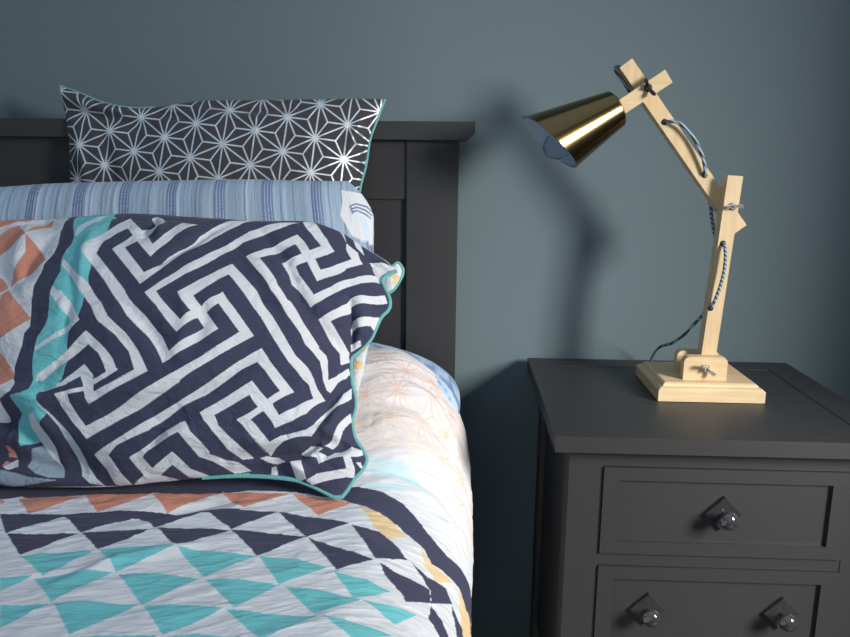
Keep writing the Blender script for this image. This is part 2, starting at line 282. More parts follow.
MAZE_POLY = [('w',[0,10000,0,10000,0,10000,0,10000,0,10000,0,10000,0,10000,0,10000,0,10000,0,10000,300,10000,601,9975,902,9975,1182,9975,1483,9950,1844,9950,2215,9925,2588,9900,2968,9850,3148,9530,3169,8734,3238,8052,3300,7541,3226,7102,3239,6776,3188,6217,3247,5652,3258,5601,3268,5158,3263,4782,3146,4576,3090,4131,2907,3545,2870,3129,2883,3088,2902,2958,2847,2710,2637,2607,2487,2559,2426,2370,2404,2152,2350,2023,2269,1985,1902,1980,1515,1965,1106,1946,670,1931,186,1935,0,1980,0,2005,0,2030,0,2055,0,2105,0,2130,0,2155,0,2180,0,2206,16,2699,14,3180,13,3610,13,4064,20,4536,20,4987,20,5464,12,5904,12,6406,13,6934,13,7469,0,8120,0,8747,0,9398,0,10000]),('c',[0,10000,0,10000,0,10000,0,10000,0,10000,0,10000,0,10000,0,10000,0,10000,0,10000,240,10000,0,9774,0,9649,0,9524,0,9381,0,9248,0,9098,0,9084,0,9073,0,9048]),('c',[220,10000,533,9803,946,9282,1346,8803,948,8270,486,8350,0,8496,0,8911,0,9348,0,9674,0,10000]),('c',[0,7995,0,8195,146,8260,628,7439,1106,6693,865,6393,587,6118,246,5891,12,6180,12,6331,13,7134]),('c',[851,5223,1327,5246,1762,5309,2061,4721,2307,4172,1884,3828,1434,3478,992,3815,495,4223,691,4718]),('c',[20,5514,20,5338,20,5213,20,4436,13,3660,13,3584,13,3509,13,3433,12,3963,12,4443,20,4987]),('c',[842,9975,1162,9975,1483,9950,1844,9950,1977,9715,1712,9292,1136,9301]),('c',[2068,9474,2489,8685,2243,8263,2001,7875,1542,7791,1261,8593,1805,8847]),('c',[2489,8685,2833,7985,3213,7287,2915,6819,2552,6408,2541,7045,2608,7850]),('c',[2459,8770,2590,9410,2870,9686,2766,10000,2839,9194]),('c',[1869,9950,2305,9925,2176,9679,1977,9715]),('c',[2240,6889,2523,6388,2390,6224,1744,6872]),('c',[2538,6327,2836,5778,2466,5886,2417,6105]),('c',[2495,6219,2604,6190,2990,5573,3272,5062,2938,4787,2580,4516,2260,4886,1904,5276,2209,5592,2451,5951]),('c',[2555,4056,2679,3807,2898,3284,2870,3129,2507,3182,2147,3709]),('c',[2523,3494,2784,3452,2857,3178,2470,2865,2237,3061]),('t',[3226,9954,3710,9774,4090,9774,4048,9799,4185,9334,4277,9180,4206,9090,4202,8378,4247,7842,4279,7294,4291,6818,4347,6322,4427,6030,4451,5626,4468,5543,4450,5257,4374,4891,4420,4774,4142,4459,4081,3982,4087,3810,4064,3560,4013,3189,3951,3001,3880,2930,3780,2775,3454,2660,3402,2561,3364,2397,3427,2052,3371,1972,3169,1718,2875,1395,2483,1232,2495,1796,2570,2005,2802,2157,2789,2589,3087,2637,3208,2748,3295,3115,3290,3069,3309,3651,3365,4079,3433,4381,3586,4671,3678,4978,3692,5498,3685,5544,3605,5933,3612,6385,3648,6722,3564,7212,3586,7869,3551,8228]),('p',[3532,8486,3552,8758,3824,9407,4030,9412,3973,9077,3736,8700,3597,8214]),('w',[4388,8812,4196,8367,4033,7987,3906,7602,4108,7160,4285,6847,4703,6192,5159,5422,5251,5236,5376,4908,5749,4268,5881,3915,5972,3614,6036,3421,6299,3691,6577,3974,6863,4274,7151,4583,6911,5166,6809,5353,6586,5733,6607,5710,6728,6123,6857,6529,6964,6731,7394,6079,7419,6044,7727,5574,7982,5102,8177,4609,8368,4085,8504,3810,8832,3455,8981,3392,9108,3046,9358,3223,9169,3417,9009,3758,8948,3897,9029,3806,8905,3937,8666,4130,8471,4686,8204,5259,7909,5695,7911,5690,7694,6066,7363,6526,6912,7216,6704,6825,6509,6434,6277,5793,6280,5786,6625,5137,6753,4932,6859,4633,6503,4195,6154,3789,6094,4007,6028,4273,5744,4910,5475,5333,5224,5807,4900,6296,4586,6785,4279,7294,4249,7879,4448,8331]),('w',[4387,8812,4564,9186,4883,8466,5005,8686,5087,8926,4969,9289,4998,9486,5231,9240,5337,9019,5039,8188,5263,7770,5360,8121,5543,8732,5666,9034,5986,8967,5823,8787,5597,8260,5506,7804,5371,7213,4926,7890,4771,7576,5086,7056,5384,6572,5626,6947,5663,7259,5859,7736,6014,8332,6294,8910,6557,9437,6915,9774,7134,9749,6975,9774,6788,9177,6574,8803,6310,8324,6118,7917,6038,7692,5862,7347,5720,6895,5583,6479,5459,6063,5142,6537,4844,7004,4534,7505,4763,8163,4605,8523,4453,8295]),('w',[5667,5703,5847,6303,6091,6944,6321,7362,6519,7936,6713,8378,6993,8887,7339,9292,7524,9439,7887,9527,7687,9209,7262,8765,6858,8260,6705,7779,6565,7329,6385,6933,6173,6595,6019,6184,5867,5779,6089,5405,6438,4808,6626,5113,6809,5353,7072,5841,7089,5944,7435,5363,7646,4883,7832,4429,7553,4521,7363,4976,7149,5447,6905,5141,6911,5166,6753,4932,6354,4381,6106,4902,5927,5298,5669,5697]),('w',[3604,7232,4040,6529,4365,6148,4781,5427,4547,5814,4846,5335,5010,4865,5231,4521,5003,4888,5334,4361,5555,3788,5670,3446,5762,3171,5448,2927,5126,2705,4784,2486,4426,2266,4413,2390,4409,2654,4582,2606,4908,2799,5218,2994,5512,3195,5115,2940,5492,3220,5357,3793,5102,4321,4828,4687,4972,4414,4777,4780,4647,5199,4468,5543,4273,5835,4043,6240,3624,6958]),('w',[3599,5957,3861,5898,4185,5373,4341,4985,4420,4774,4144,4503,3805,4253,3459,4019,3373,3945,3365,4079,3701,4336,4024,4606,4208,4813,4147,4864,3945,5285,3681,5765]),('w',[3593,6161,3754,5955,4083,5476,3958,5494,3637,5810]),('w',[3347,3049,3361,3215,3730,3551,4092,3895,4547,4430,4907,3849,5046,3549,5147,3212,4709,2947,4624,2991,4716,3027,4918,3180,4875,3347,4756,3728,4536,4036,4080,3600,3618,3185,3476,3034]),('w',[5147,3208,4892,2995,4635,2825,4634,2946,4918,3176,5168,3269]),('w',[3910,2911,4197,3166,4459,3429,4633,3112,4634,2946,4598,2605,4415,2275,4379,2433,4397,2857,4359,3081,4025,2838,3518,2654,3454,2660,3796,2773,3865,2931]),('w',[3773,2571,4386,2777,4443,2754,4396,2655,4037,2553,4020,2349,4079,1928,4154,1644,4172,1663,4513,1871,4858,2085,5200,2304,5524,2521,5833,2741,6123,2970,6395,3209,6074,2910,6362,3175,6621,3455,6879,3746,7155,4044,6764,3643,7017,3923,7281,4213,7553,4521,7832,4429,7451,4042,7104,3661,6787,3293,6412,2911,6379,2852,6080,2611,5762,2378,5428,2149,5085,1926,4750,1714,4427,1508,4119,1296,3915,1734,3804,2196,3797,2404]),('l',[3354,2356,3566,1875,3777,1427,3884,1063,3880,1003,3919,640,4101,252,4300,14,3954,107,3758,334,3721,722,3652,1134,3581,1575,3572,1672,3427,2052,3333,2274]),('w',[2983,2093,3143,2077,3169,1718,3225,1332,3279,723,3336,592,3075,905,2878,1417,2875,1395,2861,1723]),('b',[1960,475,2291,400,2599,276,2923,229,3246,184,2692,80,2122,6,1819,59]),('b',[2523,641,2678,1182,2926,1291,3155,778,3349,572,3372,260,3003,266,2735,392]),('l',[2262,899,2342,604,2138,480,2017,560,2169,772]),('c',[2112,1289,2266,1158,2234,942,2058,943]),('c',[2036,813,2125,729,2027,602,1991,601]),('w',[4219,867,4503,1086,4779,1295,5054,1496,5346,1693,5656,1901,5977,2126,6295,2365,6225,2323,6598,2624,6940,2932,7247,3244,7516,3577,7955,4041,8132,3649,8274,3455,8487,3193,8679,2933,8135,2326,8059,2441,8376,2827,8045,3364,8018,3382,7873,3566,7584,3295,7576,3268,7350,3006,7101,2752,6828,2500,6329,2188,5882,1835,5475,1562,5418,1489,5087,1299,4752,1104,4560,827,4568,811,4787,293,4954,9,4990,0,4675,2,4576,35,4422,440]),('w',[7823,2956,8059,2441,8135,2326,8152,1940,8653,2440,9108,3046,9358,3223,8851,2331,8402,1836,7992,1509,7857,2011,7785,2144,7717,2503,7728,2527,7281,2174,6821,1846,6846,1533,7100,1195,7401,870,7694,573,7673,555,7462,508,7155,764,6743,1356,6576,1684,6548,1935,6891,2183,7220,2434,7529,2687,7816,2955]),('w',[8135,2326,8059,2441,7777,2119,7566,1929,7236,1697,7492,1288,7753,958,8022,647,7732,996,7460,1357,7773,966,8038,676,8040,671,8279,1130,8476,1304,8778,1468,9019,1980,9461,2858,9723,3432,9922,3846,9957,4316,9724,3843,9581,3274,9316,2722,8876,1922,8654,1611,8339,1398,8154,1284,7991,1041,7714,1377,7522,1706,7857,2011]),('w',[7095,7568,7289,8056,7567,8403,7919,8870,8139,8177,8310,7924,8554,7595,8719,8107,9183,9055,8949,9584,8537,9975,8439,9982,8637,9975,8949,9584,9261,9527,9468,9207,8954,8256,8811,7630,8597,7133,8240,7683,8036,7935,7837,8338,7573,7919,7382,7489,7852,6689,7980,6437,8328,6003,8388,6000,8736,5647,9006,5367,9264,5020,9227,4980,9420,4880,9447,4701,9382,3947,9726,4532,9954,5027,9964,4849,9605,4114,9421,3562,9338,3578,9265,3803,9253,4226,9253,4489,9089,4679,8930,4769,8836,5032,8575,5387,8325,5722,7928,6177,7796,6417,7446,6960]),('w',[7909,9651,7990,9925,8578,9227,8708,8720,8310,7924,8240,7683,8092,7357,8224,7087,8651,6617,8890,7253,9045,7856,9219,8239,9835,9266,9869,8941,9308,8044,9163,7577,9092,7372,8887,6740,8742,6161,8383,6522,8157,6679,8026,7010,7804,7399,8031,7966,8139,8177,8392,8617,8245,9100]),('w',[9026,5952,9133,6495,9296,7059,9330,7321,9435,7533,9862,8342,9943,8127,9693,7557,9394,7052,9431,6906,9241,6137,9569,5871,9908,5654,9982,5348,9758,4953,9731,5371,9548,5455,9310,5698]),('w',[9481,4073,9948,5081,9977,4926,9879,4620,9627,4223]),('w',[9525,6663,9756,7058,10000,7516,10000,6903,9907,6939,9623,6398,9664,6222,9586,6369]),('w',[9770,5953,9888,6270,9965,6135,9905,5729]),('w',[9567,9466,9722,9830,9901,10000,10000,9975,9928,9707,9760,9354]),('w',[8859,10000,9059,10000,9388,9580,9146,9680]),('w',[9950,3341,9763,2871,9546,2330,9060,1383,9219,1392,9718,2407,9704,2418,10000,3072]),('w',[8651,893,8772,1227,8959,1295,9046,1271,8974,1090,9088,1133,9196,1109,9287,1336,9425,1448,9763,1940,9973,1913,9950,1703,9656,1451,9834,1186,10000,777,9819,772,9473,360,9236,12,9069,85,9204,421,9477,711,9701,1032,9501,1340,9320,1129,9158,740,9028,913,8786,820]),('w',[8560,531,8752,659,9055,127,8938,0,8821,24]),('w',[8082,639,8237,642,8454,506,8285,408,8122,427,8032,459,7823,587,7963,666]),('w',[8147,299,8247,358,8355,85,8263,33,8189,86]),('w',[9805,1383,9888,1427,10000,1226,9944,1227]),('w',[5014,716,5280,914,5452,1152,5597,1342,6090,1683,6179,1699,6293,1373,6488,1109,6746,737,6771,651,7091,491,7378,424,7696,175,7476,91,7345,73,6845,441,6591,559,6541,583,6291,976,6048,1368,5742,1125,5433,877,5323,685,5502,372,5969,778,6355,256,6814,0,6493,0,6297,33,5948,420,5670,159,6052,0,5752,0,5437,11,5230,0,4990,0,5288,204]),('t',[6894,0,7410,53,7671,112,7707,35,7054,0])]
MAZE_UP = 0.659
MAZE_U0 = 0.227
MAZE_CREASE = [(0.015,0.011,[(-0.5878,0.0995),(-0.5347,0.094),(-0.507,0.0886),(-0.4806,0.0858),(-0.4488,0.0943)]),(-0.024,0.0132,[(-0.587,0.0619),(-0.5281,0.0651),(-0.5155,0.0476),(-0.4653,0.0326),(-0.4203,0.013)]),(0.012,0.0088,[(-0.525,0.0705),(-0.5212,0.0433),(-0.5107,0.041)]),(-0.021,0.0121,[(-0.6025,0.0286),(-0.5442,0.0306),(-0.493,0.0199),(-0.4337,0.0087)]),(0.009,0.0099,[(-0.5005,0.0753),(-0.4758,0.0537),(-0.4647,0.0223)]),(-0.0075,0.0088,[(-0.471,0.2612),(-0.4635,0.2044),(-0.464,0.1539)]),(0.0075,0.0099,[(-0.4724,0.3205),(-0.4627,0.2609),(-0.4635,0.2044)]),(-0.006,0.0077,[(-0.4167,0.1536),(-0.4637,0.1304),(-0.4903,0.1081)]),(-0.009,0.0066,[(-0.3983,0.3035),(-0.3991,0.3293),(-0.4071,0.353)]),(0.0075,0.0077,[(-0.3778,0.3004),(-0.3821,0.3328)]),(-0.0075,0.0066,[(-0.3065,0.3376),(-0.3375,0.2933),(-0.366,0.2618)]),(-0.006,0.0099,[(-0.4011,0.2044),(-0.3595,0.1678),(-0.3351,0.1311)]),(-0.0075,0.011,[(-0.3139,0.2104),(-0.3026,0.1877),(-0.312,0.1528)]),(0.006,0.011,[(-0.3332,0.2221),(-0.3157,0.1838),(-0.3249,0.1458)]),(-0.009,0.011,[(-0.4251,0.0645),(-0.3887,0.0758),(-0.3537,0.0823),(-0.2977,0.1077),(-0.2491,0.139)]),(0.006,0.0121,[(-0.4182,0.0804),(-0.354,0.1008),(-0.277,0.1382)]),(-0.009,0.0099,[(-0.3687,0.0348),(-0.3532,0.0455),(-0.3428,0.0616),(-0.3082,0.0771)]),(0.0075,0.011,[(-0.3764,0.0244),(-0.3327,0.0444),(-0.2974,0.0564)]),(-0.015,0.0066,[(-0.2714,0.0312),(-0.2276,0.0363),(-0.1823,0.0414),(-0.1587,0.056),(-0.1354,0.0557)]),(0.009,0.0088,[(-0.2645,0.0418),(-0.1939,0.0516),(-0.1614,0.0639),(-0.1318,0.0752)]),(-0.012,0.0066,[(-0.1608,0.0379),(-0.1408,0.0458),(-0.1216,0.0529)]),(-0.009,0.0066,[(-0.2974,0.0182),(-0.2553,0.0219),(-0.2071,0.0212),(-0.1831,0.0133)]),(0.0075,0.0077,[(-0.2005,0.0299),(-0.1851,0.0217),(-0.1706,0.0089)]),(-0.0105,0.0055,[(-0.1357,0.2397),(-0.1302,0.2013),(-0.1325,0.1753)]),(0.0075,0.0099,[(-0.1228,0.2559),(-0.1137,0.2178),(-0.1179,0.1919)]),(-0.009,0.0088,[(-0.1167,0.3065),(-0.1026,0.2907),(-0.0947,0.2732)]),(-0.0075,0.0077,[(-0.1289,0.1402),(-0.1507,0.1065),(-0.1617,0.0698)]),(0.0075,0.0088,[(-0.1303,0.1107),(-0.1426,0.0857),(-0.1564,0.0561)]),(-0.006,0.0088,[(-0.259,0.3326),(-0.2172,0.2812),(-0.1938,0.2278),(-0.1442,0.1748)]),(0.006,0.011,[(-0.2642,0.3008),(-0.2239,0.2359),(-0.1913,0.1895)]),(-0.0075,0.0088,[(-0.6116,0.3451),(-0.5697,0.3495),(-0.5278,0.33)]),(0.0075,0.011,[(-0.5728,0.3303),(-0.5651,0.27),(-0.5213,0.2075)]),(-0.0075,0.011,[(-0.5379,0.3064),(-0.5387,0.254),(-0.5445,0.2315)])]
STAR_CREASE = [(0.01,0.012,[(-0.6416,0.4486),(-0.5912,0.433),(-0.5332,0.4205)]),(-0.008,0.01,[(-0.6249,0.4203),(-0.5557,0.4103),(-0.4873,0.3939)]),(-0.006,0.008,[(-0.4917,0.4206),(-0.4475,0.4101),(-0.3916,0.42)]),(-0.007,0.006,[(-0.4106,0.4337),(-0.3435,0.4203),(-0.249,0.428)]),(0.005,0.008,[(-0.4078,0.4199),(-0.3266,0.4106),(-0.2327,0.4217)]),(-0.006,0.008,[(-0.1355,0.4117),(-0.1539,0.3719),(-0.1617,0.3245)]),(0.006,0.008,[(-0.151,0.411),(-0.1722,0.3632)]),(-0.006,0.008,[(-0.1468,0.3411),(-0.1692,0.3242)]),(0.006,0.012,[(-0.6156,0.3914),(-0.6027,0.3434),(-0.5882,0.2955)]),(-0.006,0.012,[(-0.5803,0.4069),(-0.5608,0.3589),(-0.5429,0.2956)])]
STAR_O = (-0.3231,0.3364)
STAR_L = 0.0547
STAR_A = 23.74
LIN_DX = 0.0684
LIN_X0 = -0.4332
LIN_POLY = [('w',[9682,9323,10000,9163,10000,8100,10000,7458,9992,6794,9650,7148,9444,8044]),('s',[9670,8515,9792,8624,9956,8501,10000,8249,10000,8183,9927,8421,9778,8542,9676,8442]),('s',[9665,8370,9779,8450,9913,8324,9982,8091,9978,8023,9887,8251,9769,8377,9674,8301]),('s',[9665,8232,9758,8293,9876,8157,9961,7952,9960,7895,9852,8086,9749,8223,9674,8163]),('i',[9752,8100,9879,7850,9961,7346,9963,6870,9884,6902,9815,7499]),('s',[9645,8465,9650,8094,9680,8141,9679,8515])]
